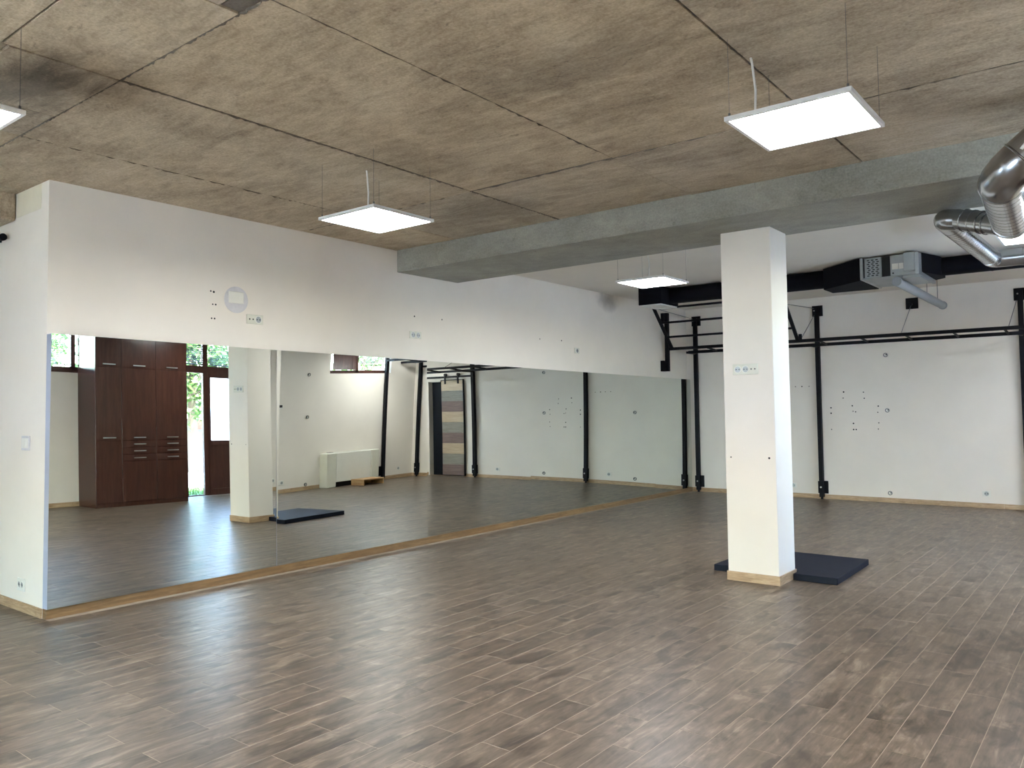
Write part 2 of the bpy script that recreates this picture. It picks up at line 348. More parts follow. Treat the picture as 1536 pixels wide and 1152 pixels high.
# ------------------------------------------------------------------ ceiling: concrete fields left by the formwork, beam, white rear slab
ceiling = struct(B(XA - TH, W + TH, YF - TH, YB + TH, H + 0.012, H + 0.25).build('ceiling', 'slabdark'), 'bare concrete ceiling with formwork seams')
XS = [XA, -1.84, -0.45, 0.915, 2.285, 3.665, 5.068, 6.45, W]
YS = [YF, -0.92, 2.055, 5.0, BM0]
random.seed(11)
for i in range(len(XS) - 1):
    for j in range(len(YS) - 1):
        x0, x1, y0, y1 = XS[i], XS[i + 1], YS[j], YS[j + 1]
        if x1 <= 0.001 and y0 >= Y0: continue
        dz = random.uniform(-0.003, 0.004); g = 0.0055
        if x0 < 0 < x1 and y1 > Y0:
            pass
        subs = [(x0, x1, y0, y1, 'slab', dz)]
        if i == 3 and j == 1: subs = [(x0, x1, y0, 1.50, 'slab', dz), (x0, 1.45, 1.50, y1, 'slab', dz), (1.45, x1, 1.50, y1, 'slab', dz - 0.003)]
        if i == 4 and j == 1: subs = [(x0, x1, y0, 1.47, 'slab', dz), (x0, 3.44, 1.47, y1, 'slab', dz + 0.002), (3.44, x1, 1.47, 1.95, 'slab', dz), (3.44, x1, 1.95, y1, 'slabdark', dz + 0.008)]
        for a, b, c, d, mt, z in subs:
            MB().box(a + g, b - g, c + g, d - g, H + z, H + 0.03).build('concrete_field', mt, ceiling, bevel=0.002)
# rough fins of cement squeezed out along the main seams
def fin(p, q, n, amp, name='seam_fin'):
    p, q = Vector(p), Vector(q); d = (q - p).normalized(); sd = Vector((-d.y, d.x, 0)); mb_ = MB(); vs = []; fs = []
    for k in range(n + 1):
        c = p.lerp(q, k / n); wv = random.uniform(0.001, 0.0065) * amp; h = random.uniform(-0.004, 0.009) * amp; o_ = random.uniform(-0.006, 0.006)
        vs += [c + sd * (o_ - wv) + Vector((0, 0, 0.008)), c + sd * o_ - Vector((0, 0, max(h, 0.0))), c + sd * (o_ + wv) + Vector((0, 0, 0.008))]
    for k in range(n): fs += [(3 * k, 3 * k + 1, 3 * k + 4, 3 * k + 3), (3 * k + 1, 3 * k + 2, 3 * k + 5, 3 * k + 4)]
    mb_.add(vs, fs); return mb_.build(name, 'slabdark', ceiling)
for x, ya, yb in ((2.285, 2.06, 4.9), (0.915, 2.06, 4.9), (3.665, 0.2, 4.9), (5.068, 1.0, 6.3), (2.285, 5.0, 6.3)): fin((x, ya, H), (x, yb, H), 110, 1.0)
for y, xa, xb in ((2.055, 0.2, 3.66), (5.0, 0.1, 7.7)): fin((xa, y, H), (xb, y, H), 160, 1.1)
rear = B(0, W, BM1, YB, H - 0.001, H + 0.03).build('white_plaster_slab', 'ceilpaint', ceiling)
beam = struct(B(0, W, BM0, BM1, BMZ, H + 0.02).build('ceiling_beam', 'beam', bevel=0.006), 'wide grey concrete beam across the ceiling')
beam2 = struct(B(-2.6, -0.63, YF, Y0, 3.16, H + 0.02).build('ceiling_beam', 'slab', bevel=0.03, seg=3), 'concrete beam meeting the return wall by the mirrors')

# ------------------------------------------------------------------ column and skirtings
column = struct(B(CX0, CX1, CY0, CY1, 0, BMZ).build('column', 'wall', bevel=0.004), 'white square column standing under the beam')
def skirt_run(parent, axis, a0, a1, face, out, h=0.075, t=0.011, L=0.62):
    a = a0
    while a < a1 - 0.02:
        b = min(a + L, a1)
        if axis == 'x': m_ = B(a + 0.001, b - 0.001, min(face, face + out * t), max(face, face + out * t), 0, h)
        else: m_ = B(min(face, face + out * t), max(face, face + out * t), a + 0.001, b - 0.001, 0, h)
        m_.build('skirting_tile', 'skirt', parent, bevel=0.0015); a = b
for nm, ax, a0, a1, fc, ou, off in (('baseboard_back', 'x', 0.07, 5.70, YB, -1, 0), ('baseboard_back_end', 'x', 6.66, W - 0.012, YB, -1, 0), ('baseboard_right', 'y', 9.88, YB, W, -1, 0),
                                ('baseboard_right_front', 'y', YF, 7.91, W, -1, 0), ('baseboard_corner', 'x', -3.19, -0.001, Y0, -1, 0)):
    e = bpy.data.objects.new(nm, None); COL.objects.link(e); loc = (a0, fc, 0) if ax == 'x' else (fc, a0, 0); e.location = loc; ORG[e.name] = Vector(loc)
    struct(e, 'oak-look skirting tiles'); skirt_run(e, ax, a0, a1, fc, ou)
for args in (('x', CX0 - 0.011, CX1 + 0.011, CY0, -1), ('x', CX0 - 0.011, CX1 + 0.011, CY1, 1), ('y', CY0, CY1, CX0, -1), ('y', CY0, CY1, CX1, 1)):
    skirt_run(column, *args, h=0.082)

# ------------------------------------------------------------------ mirrors on their oak ledge
ledge = struct(B(0, XM + 0.012, Y0, YB - 0.004, 0, 0.075).build('baseboard_left', 'ledge', bevel=0.002), 'honey oak ledge running under the mirrors')
def ztop(y): return 2.179 - 0.0094 * (y - 2.59)
PANELS = [(2.594, 4.655, (-0.01502, -0.00127, 0.00122, -0.00292, 0.00373), 'large mirror panel beside the return wall, reflecting the dark wardrobe'),
          (4.655, 6.725, (0.00488, -0.00279, 0.00356, 0.00381, 0.00583), 'mirror panel reflecting the white fan coil unit and high window'),
          (6.725, 8.751, (0.00153, -0.00139, 0.00462, -0.00066, -0.00524), 'mirror panel reflecting the striped sliding door'),
          (8.751, 12.305, (0.01116, 0.00511, 0.00253, 0.001, -0.00339), 'long mirror panel reflecting the blank back wall and one black post'),
          (12.305, 13.70, (0.012, 0.005, 0.002, 0.0, -0.003), 'last mirror panel in the corner beside the back wall')]
POFF = (0.010, -0.003, -0.006, 0.0, 0.02)
for k, (ya, yb, (a, b, c, e, g), lab) in enumerate(PANELS):
    m_ = thing('mirror_panel', (0, (ya + yb) / 2, 0.075), lab, 'mirror', 'wall mirrors in one row')
    ym = (ya + yb) / 2; ny, nz = 40, 40; vs = []; fs = []; A, Bz = ya + 0.001, yb - 0.001
    for i in range(ny + 1):
        y = A + (Bz - A) * i / ny; zt = ztop(y)
        for j in range(nz + 1):
            z = 0.077 + (zt - 0.077) * j / nz; dy, dz = y - ym, z - 1.08
            vs.append((XM + POFF[k] + a * dy + b * dz + c * dy * dy + e * dy * dz + g * dz * dz, y, z))
    for i in range(ny):
        for j in range(nz):
            p = i * (nz + 1) + j; fs.append((p, p + nz + 1, p + nz + 2, p + 1))
    gl = MB().add(vs, fs).build('mirror_glass', 'mirror', m_)
    for p in gl.data.polygons: p.use_smooth = True
    # backing: closes the gap between glass and wall
    vb = []; loop = []
    for i in range(ny + 1): loop.append(i * (nz + 1))
    for j in range(1, nz + 1): loop.append(ny * (nz + 1) + j)
    for i in range(ny - 1, -1, -1): loop.append(i * (nz + 1) + nz)
    for j in range(nz - 1, 0, -1): loop.append(j)
    n = len(loop); vb = [(vs[q][0] - 0.0008, vs[q][1], vs[q][2]) for q in loop] + [(0.0, vs[q][1], vs[q][2]) for q in loop]
    fb = [(i, (i + 1) % n, n + (i + 1) % n, n + i) for i in range(n)] + [tuple(range(n, 2 * n))]
    bk = MB().add(vb, fb).build('backing_board', 'backing', m_)
    if k == 0: tag(bk, 'grey-blue side edge of the mirror board')

# ------------------------------------------------------------------ hanging light panels
def led_panel(x0, y0, label, cable=(0.15, 0.05)):
    z = 2.972; s = 0.605; x1, y1 = x0 + s, y0 + s
    t = thing('ceiling_light', (x0 + s / 2, y0 + s / 2, z), label, 'ceiling light', 'square hanging light panels')
    f = MB(); e = 0.018
    f.box(x0, x1, y0, y0 + e, z, z + 0.012).box(x0, x1, y1 - e, y1, z, z + 0.012).box(x0, x0 + e, y0 + e, y1 - e, z, z + 0.012).box(x1 - e, x1, y0 + e, y1 - e, z, z + 0.012)
    f.box(x0, x1, y0, y1, z + 0.0122, z + 0.022); f.build('frame', 'lightframe', t)
    B(x0 + e, x1 - e, y0 + e, y1 - e, z + 0.003, z + 0.012).build('diffuser', 'led', t)
    for cx, cy in ((x0 + 0.02, y0 + 0.02), (x1 - 0.02, y0 + 0.02), (x0 + 0.02, y1 - 0.02), (x1 - 0.02, y1 - 0.02)):
        MB().tube([(cx, cy, z + 0.02), (cx, cy, H)], 0.0012, 6).build('suspension_wire', 'wire', t)
        MB().tube([(cx, cy, z + 0.02), (cx, cy, z + 0.042)], 0.006, 8).build('wire_clip', 'wire', t)
    cx, cy = x0 + cable[0], y0 + cable[1]
    MB().tube([(cx - 0.01, cy, z + 0.02), (cx + 0.006, cy, z + 0.1), (cx + 0.012, cy, z + 0.24), (cx - 0.004, cy, H - 0.03), (cx - 0.01, cy, H)], 0.0065, 8).build('power_cable', 'whitecable', t)
    return t
led_panel(5.07, 3.72, 'glowing square light panel hung beside a ceiling seam before the beam', (0.04, 0.30))
led_panel(1.91, 3.70, 'glowing square light panel hung above the mirrors before the beam', (0.17, 0.33))
led_panel(2.05, 7.74, 'glowing square light panel hung under the white ceiling by the black duct', (0.2, 0.40))
led_panel(5.74, 7.71, 'glowing square light panel hung behind the bare metal ducts', (0.3, 0.3))
led_panel(1.945, 0.885, 'light panel hung under a dark stained patch of the concrete ceiling', (0.30, 0.52))
led_panel(6.45, 12.05, 'added unseen light panel above the rig ladder before the navy door')  # out-of-frame panel added to brighten the rear of the room
led_panel(5.10, 0.70, 'added unseen light panel near the front glazing')  # out-of-frame panel added for light, continuing the lamp grid

# ------------------------------------------------------------------ wall-mounted fittings
def frame(face, o):
    ox, oy, oz = o
    return {'x+': lambda u, wv, v: (ox + wv, oy + u, oz + v), 'x-': lambda u, wv, v: (ox - wv, oy - u, oz + v), 'y-': lambda u, wv, v: (ox + u, oy - wv, oz + v)}[face]
def disc(T, u, v, r, w0, w1, n=14):
    mb_ = MB(); vs = [T(u + r * math.cos(k * 2 * math.pi / n), w0, v + r * math.sin(k * 2 * math.pi / n)) for k in range(n)] + [T(u + r * math.cos(k * 2 * math.pi / n), w1, v + r * math.sin(k * 2 * math.pi / n)) for k in range(n)]
    return mb_.add(vs, [tuple(range(n)), tuple(range(2 * n - 1, n - 1, -1))] + [(k, n + k, n + (k + 1) % n, (k + 1) % n) for k in range(n)])
def ringm(T, u, v, r0, r1, w0, w1, n=18):
    vs = []
    for k in range(n):
        c, s_ = math.cos(k * 2 * math.pi / n), math.sin(k * 2 * math.pi / n)
        for r, wv in ((r0, w0), (r1, w0), (r1, w1), (r0, w1)): vs.append(T(u + r * c, wv, v + r * s_))
    fs = [(4 * k + i, 4 * k + (i + 1) % 4, 4 * ((k + 1) % n) + (i + 1) % 4, 4 * ((k + 1) % n) + i) for k in range(n) for i in range(4)]
    return MB().add(vs, fs)
def socket(face, o, label, mods, wd, ht=0.085, name='wall_socket', cat='socket', group=None, matl='cream'):
    T = frame(face, o); t = thing(name, T(0, 0, 0), label, cat, group)
    B(-wd / 2, wd / 2, 0, 0.010, -ht / 2, ht / 2, T=T).build('plate', matl, t, bevel=0.002)
    wts = [{'o': 1.5, 'd': 0.7, 's': 1.2}[c] for c in mods]; acc = 0.0
    for i, m_ in enumerate(mods):
        st = (wd - 0.024) * wts[i] / sum(wts); u = -wd / 2 + 0.012 + acc + st / 2; acc += st
        if m_ == 'o':
            r = min(st, ht) * 0.46
            ringm(T, u, 0, r * 0.82, r, 0.010, 0.013).build('socket_rim', 'plastic', t); disc(T, u, 0, r * 0.82, 0.008, 0.0106).build('socket_well', 'galvdull', t)
            for s_ in (-1, 1): disc(T, u + s_ * r * 0.4, 0, r * 0.16, 0.0104, 0.0114, 8).build('pin_hole', 'dark', t)
        elif m_ == 'd':
            disc(T, u, 0, min(st, ht) * 0.2, 0.0100, 0.0114, 10).build('pin_hole', 'dark', t)
        elif m_ == 's': B(u - st * 0.44, u + st * 0.44, 0.010, 0.014, -ht * 0.34, ht * 0.34, T=T).build('rocker', 'plastic', t, bevel=0.001)
    return t
socket('x+', (0, 4.44, 2.445), 'cream socket plate on wall just below the round grey patch', ['d', 'd', 'o'], 0.18, 0.09)
socket('x+', (0, 6.60, 2.44), 'double socket above the second mirror seam', ['o', 'o'], 0.19, 0.085)
socket('x+', (0, 10.02, 2.43), 'small socket high above the long mirror panel', ['o'], 0.13, 0.085)
socket('y-', (3.887, CY0, 1.888), 'cream socket strip high on the column front', ['o', 'o', 'd', 'd'], 0.235, 0.095)
socket('y-', (-0.35, Y0, 1.33), 'white light switch on the return wall left of the mirrors', ['s', 's'], 0.15, 0.115, 'light_switch', 'switch', None, 'greypatch')
socket('y-', (-0.39, Y0, 0.21), 'white double socket low on the return wall', ['o', 'o'], 0.14, 0.10, matl='plastic')
socket('y-', (4.81, YB, 0.215), 'white socket low on the back wall near the third post', ['o'], 0.11, 0.085, matl='plastic')
socket('y-', (1.94, YB, 0.20), 'white socket low on the back wall hidden behind the column', ['o'], 0.11, 0.085, matl='plastic')
socket('x-', (W, 10.25, 0.20), 'white socket low on the window wall under the thermostat', ['o', 's'], 0.15, 0.09, matl='plastic')
socket('x-', (W, 13.34, 0.21), 'white socket low on the window wall beside the rig post', ['o'], 0.10, 0.085, matl='plastic')
t = socket('x-', (W, 10.2, 1.67), 'white thermostat with dark display beside the glazed door', [], 0.11, 0.10, 'thermostat', 'thermostat', None, 'plastic')
T = frame('x-', (W, 10.2, 1.67)); B(-0.04, 0.04, 0.010, 0.014, -0.01, 0.04, T=T).build('display', 'dark', t, bevel=0.001)
T = frame('x-', (W, 12.86, 2.24)); t = thing('sensor_box', T(0, 0, 0), 'small white box under the high window by the rig post', 'sensor'); B(-0.035, 0.035, 0, 0.022, -0.07, 0.07, T=T).build('housing', 'plastic', t, bevel=0.004); B(-0.02, 0.02, 0.022, 0.024, -0.04, 0.0, T=T).build('cover', 'cream', t)
# round patched hole with a square cover
T = frame('x+', (0, 4.24, 2.615)); t = thing('round_wall_cover', T(0, 0, -0.11), 'round grey plaster patch with square cover plate on white wall', 'cover plate')
disc(T, 0, 0, 0.125, 0, 0.006, 32).build('round_patch', 'greypatch', t); B(-0.085, 0.075, 0.006, 0.016, -0.035, 0.075, T=T).build('cover_plate', 'plastic', t, bevel=0.004); disc(T, 0.0, -0.07, 0.012, 0.006, 0.01, 10).build('screw', 'greypatch', t)
# drill holes
def holes(parent, face, pts, r=0.009):
    for p in pts: disc(frame(face, p), 0, 0, r * random.uniform(0.7, 1.25), -0.004, 0.0012, 8).build('drill_hole', 'dark', parent)
holes(wall_left, 'x+', [(0, y, z) for y, z in ((3.98, 2.67), (4.01, 2.665), (4.0, 2.55), (4.03, 2.55), (3.99, 2.42), (4.02, 2.42), (6.59, 2.66), (7.06, 2.66), (9.08, 2.55), (9.62, 2.56))])
holes(wall_back, 'y-', [(x, YB, z) for x, z in ((1.9, 1.89), (2.02, 1.89), (2.13, 1.89), (2.25, 1.89), (2.81, 1.78), (2.8, 1.68), (3.12, 1.77), (3.13, 1.67), (2.6, 1.52), (2.6, 1.43), (2.94, 1.55), (2.95, 1.46), (2.99, 1.45), (3.34, 1.54), (3.33, 1.44), (2.95, 1.26), (2.95, 1.16), (2.6, 1.16), (3.34, 1.27), (3.33, 1.17), (2.99, 1.16))], 0.011)
holes(column, 'y-', [(3.73, CY0, 1.10), (4.08, CY0, 1.10)])
def anchor(face, o, label):
    T = frame(face, o); t = thing('wall_anchor', T(0, 0, 0), label, 'wall anchor', 'round metal wall anchors')
    ringm(T, 0, 0, 0.021, 0.034, 0, 0.012).build('ring', 'wire', t); disc(T, 0, 0, 0.021, 0, 0.004).build('cup', 'plastic', t); disc(T, 0.012, 0.006, 0.010, 0.004, 0.014, 8).build('bolt_head', 'dark', t)
for z, a in ((2.36, 'top'), (1.47, 'middle'), (0.15, 'bottom')):
    anchor('y-', (3.475, YB, z), 'small round metal anchor, %s one on the back wall right of the drill holes' % a)
for z, a in ((1.46, 'upper'), (0.14, 'lower')): anchor('y-', (1.365, YB, z), '%s small round metal anchor on the back wall between the first two posts' % a)
for z, a in ((2.30, 'top'), (1.45, 'middle'), (0.11, 'bottom')): anchor('x-', (W, 10.85, z), 'small round metal anchor, %s one on the window wall left of the fan coil' % a)

# ------------------------------------------------------------------ training rig
rig = thing('training_rig', (3.8, 13.3, 0), 'black steel pull-up rig with long overhead ladder fixed along the back wall', 'exercise rig')
PY = YB - 0.062; s = 0.068
def rp(name, mb_, bev=0.004, mat='black'): return mb_.build(name, mat, rig, bevel=bev)
def post_back(x, ztp=3.22):
    p = rp('post', B(x - s / 2, x + s / 2, PY - s / 2, PY + s / 2, 0.035, ztp))
    B(x - s / 2 - 0.005, x + s / 2 + 0.06, YB - 0.028, YB - 0.013, 0.09, 0.30).build('foot_plate', 'black', p, bevel=0.002)
    B(x - s / 2 - 0.012, x + s / 2 + 0.008, PY - s / 2 - 0.012, PY - s / 2, 0.10, 0.30).build('foot_bracket', 'black', p, bevel=0.002)
    disc(frame('y-', (x, PY - s / 2 - 0.012, 0.20)), 0, 0, 0.014, 0, 0.01, 8).build('bolt', 'steel', p)
    MB().tube([(x, PY, 0), (x, PY, 0.036)], 0.02, 12).build('levelling_foot', 'black', p)
    B(x - 0.085, x + 0.085, YB - 0.028, YB - 0.0, 3.07, 3.25).build('top_plate', 'black', p, bevel=0.002)
    disc(frame('y-', (x - 0.03, PY - s / 2, 3.16)), 0, 0, 0.012, 0, 0.008, 8).build('bolt', 'steel', p)
for x in (0.215, 2.43, 5.345, 7.52): post_back(x)
# post against the window wall, hung post on the mirror wall
p = rp('post', B(W - 0.062 - s / 2, W - 0.062 + s / 2, 12.85 - s / 2, 12.85 + s / 2, 0.035, 3.22))
B(W - 0.028, W - 0.013, 12.85 - 0.11, 12.85 + 0.03, 0.09, 0.30).build('foot_plate', 'black', p, bevel=0.002)
MB().tube([(W - 0.062, 12.85, 0), (W - 0.062, 12.85, 0.036)], 0.02, 12).build('levelling_foot', 'black', p)
p = rp('hung_post', B(0.06, 0.06 + s, 12.79 - s / 2, 12.79 + s / 2, 2.20, 3.24))
B(0.0, 0.06, 12.70, 12.81, 2.20, 2.39).build('wall_bracket', 'black', p, bevel=0.002); B(0.0, 0.06, 12.74, 12.84, 3.06, 3.24).build('wall_bracket', 'black', p, bevel=0.002)
YN, ZN, YR, ZR = 12.79, 2.595, 13.30, 2.555
rp('ladder_rail', MB().bar((0.128, YN, ZN), (W - 0.10, YN, ZN), 0.05, 0.05)); rp('ladder_rail', MB().bar((0.26, YR, ZR), (W - 0.02, YR, ZR), 0.05, 0.05))
for k in range(11):
    x = 0.81 + 0.63 * k
    if x < W - 0.15: rp('ladder_rung', MB().tube([(x, YN + 0.025, ZN), (x, YR - 0.025, ZR)], 0.017, 10), 0, 'black')
for x in (0.215, 2.43, 5.345, 7.52): rp('wall_strut', MB().bar((x, YR + 0.025, ZR), (x, PY - s / 2, ZR), 0.04, 0.04))
rp('ladder_end', MB().bar((2.44, YN, ZN), (2.44, YN, ZN + 0.11), 0.045, 0.045))
# inclined pull-up frame
def inc(z): return 12.79 - (z - 2.6) * 1.0
for x in (0.19, 2.40): rp('inclined_side', MB().bar((x, inc(2.6), 2.60), (x, inc(3.27), 3.27), 0.05, 0.04))
for z in (3.245, 3.02, 2.79): rp('pull_up_bar', MB().tube([(0.215, inc(z), z), (2.375, inc(z), z)], 0.0185, 12), 0)
# tension cables and the fourth wall plate
q = rp('cable_plate', B(3.80, 3.98, YB - 0.014, YB, 3.07, 3.245)); disc(frame('y-', (3.88, YB - 0.014, 3.14)), 0, 0, 0.02, 0, 0.03, 8).build('eye_bolt', 'black', q)
for a, b in (((3.88, YB - 0.03, 3.12), (3.92, YN, ZN + 0.02)), ((2.40, PY - 0.04, 3.08), (2.47, YN, ZN + 0.06)), ((5.30, PY - 0.04, 3.06), (5.28, YN, ZN + 0.02)), ((2.40, PY - 0.04, 3.2), (1.9, inc(3.24), 3.26)), ((0.18, PY - 0.04, 3.2), (0.19, inc(3.24), 3.26))):
    rp('tension_cable', MB().tube([a, b], 0.005, 6), 0, 'wire')

# ------------------------------------------------------------------ black supply duct with air handler and waste pipe
duct = thing('supply_duct', (2.3, 11.05, 3.10), 'black insulated round duct with square grille box hung under the white ceiling', 'air duct')
duct2 = thing('return_duct', (6.2, 11.05, 3.14), 'black insulated round duct with tapered collar passing behind the bare metal ducts', 'air duct')
DY, DZ, DR = 11.02, 3.262, 0.122
def ringed(pts, r, step, ridge, wid=0.012):
    out = []; rs = []
    for i in range(len(pts) - 1):
        a, b = Vector(pts[i]), Vector(pts[i + 1]); L = (b - a).length; n = max(1, int(L / step))
        for k in range(n):
            p = a.lerp(b, k / n); out.append(p); rs.append(r)
            if L > step * 1.2 and k > 0:
                d = (b - a).normalized()
                out += [p + d * wid * 0.3, p + d * wid * 0.7, p + d * wid]; rs += [r + ridge, r + ridge, r]
    out.append(Vector(pts[-1])); rs.append(r); return out, rs
pt, rs = ringed([(1.08, DY, DZ), (3.42, DY, DZ)], DR, 0.6, 0.003, 0.03); MB().tube(pt, rs, 28).build('round_duct', 'ductblack', duct, smooth=True)
pt, rs = ringed([(4.70, DY - 0.01, DZ), (W - 0.002, DY - 0.01, DZ)], DR * 0.93, 0.55, 0.003, 0.03); MB().tube(pt, rs, 28).build('round_duct', 'ductblack', duct2, smooth=True)
pl = B(0.715, 1.10, 10.66, 11.22, 3.115, H - 0.012).build('grille_box', 'ductblack', duct, bevel=0.004)
gr = MB(); gr.box(0.73, 1.085, 10.675, 10.70, 3.100, 3.115).box(0.73, 1.085, 11.18, 11.205, 3.100, 3.115).box(0.73, 0.755, 10.70, 11.18, 3.100, 3.115).box(1.06, 1.085, 10.70, 11.18, 3.100, 3.115); gr.build('grille_frame', 'plastic', pl)
for k in range(4):
    a = 0.03 + 0.035 * k; B(0.755 + a, 1.06 - a, 10.70 + a * 1.35, 11.18 - a * 1.35, 3.106 + 0.002 * k, 3.1075 + 0.002 * k).build('grille_vane', 'plastic', pl)
fl = MB().hexa([(3.40, 10.86, 3.10), (3.985, 10.38, 3.10), (3.985, 11.30, 3.10), (3.40, 11.26, 3.10), (3.40, 10.86, H - 0.012), (3.985, 10.38, H - 0.012), (3.985, 11.30, H - 0.012), (3.40, 11.26, H - 0.012)]); fl.build('flared_transition', 'ductblack', duct, bevel=0.003)
MB().hexa([(4.668, 10.45, 3.14), (4.80, 10.88, 3.14), (4.80, 11.16, 3.14), (4.668, 11.28, 3.14), (4.668, 10.45, H - 0.02), (4.80, 10.88, H - 0.02), (4.80, 11.16, H - 0.02), (4.668, 11.28, H - 0.02)]).build('tapered_collar', 'ductblack', duct2, bevel=0.003)
for x, d_ in ((1.8, duct), (2.9, duct), (5.6, duct2), (6.8, duct2)): MB().tube([(x, DY, DZ + DR - 0.01), (x, DY, H)], 0.004, 6).build('hanger_rod', 'wire', d_)
ahu = thing('air_handler', (4.33, 10.85, 3.12), 'grey metal air handling unit with perforated panel between two black ducts', 'air handler')
B(4.00, 4.655, 10.41, 11.30, 3.12, H - 0.02).build('casing', 'galvdull', ahu, bevel=0.003)
B(3.99, 4.02, 10.37, 11.31, 3.105, H - 0.015).build('end_flange', 'galvdull', ahu, bevel=0.002)
B(4.625, 4.665, 10.30, 11.31, 3.10, H - 0.03).build('end_flange', 'galvdull', ahu, bevel=0.002)
T = frame('y-', (4.33, 10.41, 3.25))
pf = B(-0.285, -0.105, 0, 0.012, -0.125, 0.115, T=T).build('perforated_panel', 'galvdull', ahu, bevel=0.001)
for i in range(3):
    for j in range(9):
        u = -0.25 + 0.05 * i + (0.012 if j % 2 else 0); v = -0.10 + 0.024 * j
        B(u - 0.014, u + 0.014, 0.0118, 0.0128, v - 0.006, v + 0.006, T=T).build('slot', 'dark', pf)
B(-0.095, 0.0, 0, 0.006, -0.125, 0.12, T=T).build('dark_panel', 'dark', ahu)
B(-0.32, -0.295, 0, 0.006, -0.12, 0.12, T=T).build('dark_panel', 'dark', ahu)
cb = B(0.17, 0.29, 0, 0.11, -0.10, 0.12, T=T).build('control_box', 'galvdull', ahu, bevel=0.003)
for u in (0.02, 0.095): B(u, u + 0.07, 0, 0.002, -0.05, 0.02, T=T).build('paper_label', 'paper', ahu)
disc(T, 0.03, -0.095, 0.01, 0, 0.002, 10).build('knock_out', 'dark', ahu)
B(4.455, 4.655, 10.45, 11.12, 3.085, 3.12).build('drip_tray', 'galvdull', ahu, bevel=0.003)
pipe = thing('waste_pipe', (4.385, 11.9, 3.0), 'grey plastic pipe hung on rods running from the air handler to the back wall', 'pipe')
MB().tube([(4.385, 10.46, 3.058), (4.385, 13.36, 3.045)], 0.056, 20).build('pipe_run', 'pvc', pipe, smooth=True)
MB().tube([(4.385, 13.33, 3.045), (4.385, 13.38, 3.045)], 0.062, 20).build('pipe_cap', 'pvc', pipe, smooth=True)
for y in (12.25, 13.0): MB().tube([(4.385, y, 3.095), (4.385, y, H)], 0.004, 6).build('hanger_rod', 'wire', pipe)

# ------------------------------------------------------------------ bare spiral ducts under the beam
sp = thing('spiral_duct', (6.0, 6.5, 2.8), 'bare galvanised spiral ducts with elbows hanging under the concrete beam', 'air duct')
RA = 0.127
def spiral(name, pts, r, step=0.075, ridge=0.0014, fil=None):
    P = fillet(pts, fil, 5) if fil else [Vector(p) for p in pts]
    a, b = ringed(P, r, step, ridge, 0.006); return MB().tube(a, b, 30).build(name, 'galv', sp, smooth=True)
P = fillet([(7.70, 5.60, 3.245), (6.42, 5.60, 3.245), (6.03, 5.60, 2.925), (5.935, 6.98, 2.925)], 0.15, 3)
MB().tube(P[:9], RA, 30).build('elbow', 'galv', sp, smooth=True)
a, b = ringed(P[8:], RA, 0.105, 0.0012, 0.005); MB().tube(a, b, 30).build('main_duct', 'galv', sp, smooth=True)
def rim(c, d, r, name='seam_ring'):
    c, d = Vector(c), Vector(d).normalized(); MB().tube([c - d * 0.007, c - d * 0.003, c + d * 0.003, c + d * 0.007], [r, r + 0.006, r + 0.006, r], 30, False).build(name, 'galv', sp, smooth=True)
for k in (4, 5, 8): rim(P[k], P[k + 1] - P[k - 1], RA)
MB().tube([(5.938, 6.94, 2.925), (5.932, 7.02, 2.925)], RA + 0.005, 30).build('end_cap', 'galv', sp, smooth=True)
RB = 0.083
MB().tube([(5.86, 6.99, 2.915), (5.56, 7.17, 3.03)], RB, 26).build('branch_duct', 'galv', sp, smooth=True)
q0, q1 = Vector((5.86, 6.99, 2.915)), Vector((5.56, 7.17, 3.03))
MB().tube([q0.lerp(q1, 0.40), q0.lerp(q1, 0.80)], RB + 0.004, 26).build('duct_collar', 'galv', sp, smooth=True)
for u in (0.26, 0.40, 0.60, 0.80): rim(q0.lerp(q1, u), q1 - q0, RB + 0.003)
MB().tube(fillet([(5.58, 7.167, 3.025), (5.455, 7.19, 3.05), (5.465, 7.42, 3.045)], 0.11, 4), RB + 0.002, 26).build('elbow', 'galv', sp, smooth=True)
spiral('branch_duct', [(5.462, 7.36, 3.045), (5.545, 9.02, 3.0)], RB, 0.07)
MB().tube(fillet([(5.545, 9.0, 3.0), (5.55, 9.2, 3.0), (5.80, 9.2, 3.0)], 0.16, 5), RB + 0.003, 26).build('elbow', 'galv', sp, smooth=True)
spiral('branch_duct', [(5.79, 9.2, 3.0), (W - 0.005, 9.2, 3.0)], RB, 0.07)
MB().tube([(5.79, 9.2, 3.0), (5.81, 9.2, 3.0)], RB + 0.006, 26, False).build('seam_ring', 'galv', sp, smooth=True)
for x, y, z in ((7.0, 5.60, 3.245 + RA), (6.6, 9.2, 3.0 + RB), (5.5, 8.2, 3.02 + RB)): MB().tube([(x, y, z), (x, y, H)], 0.004, 6).build('hanger_rod', 'wire', sp)
T = frame('y-', (6.16, 5.475, 3.06)); MB().bar((6.19, 5.478, 3.09), (6.155, 5.478, 3.045), 0.012, 0.018).build('duct_tab', 'paper', sp)

# ------------------------------------------------------------------ gym mat pushed round the column
e = 0.014
mat_pts = [(3.40, 7.19), (CX0 - e, 7.19), (CX0 - e, CY1 + e), (CX1 + e, CY1 + e), (CX1 + e, 7.185), (4.535, 7.185), (4.52, 8.26), (3.41, 8.27)]
gm = thing('gym_mat', (3.97, 7.8, 0), 'thick dark navy gym mat lying on the floor against the column', 'mat')
MB().prism(mat_pts, 0.0, 0.058).build('pad', 'mat', gm, bevel=0.004)

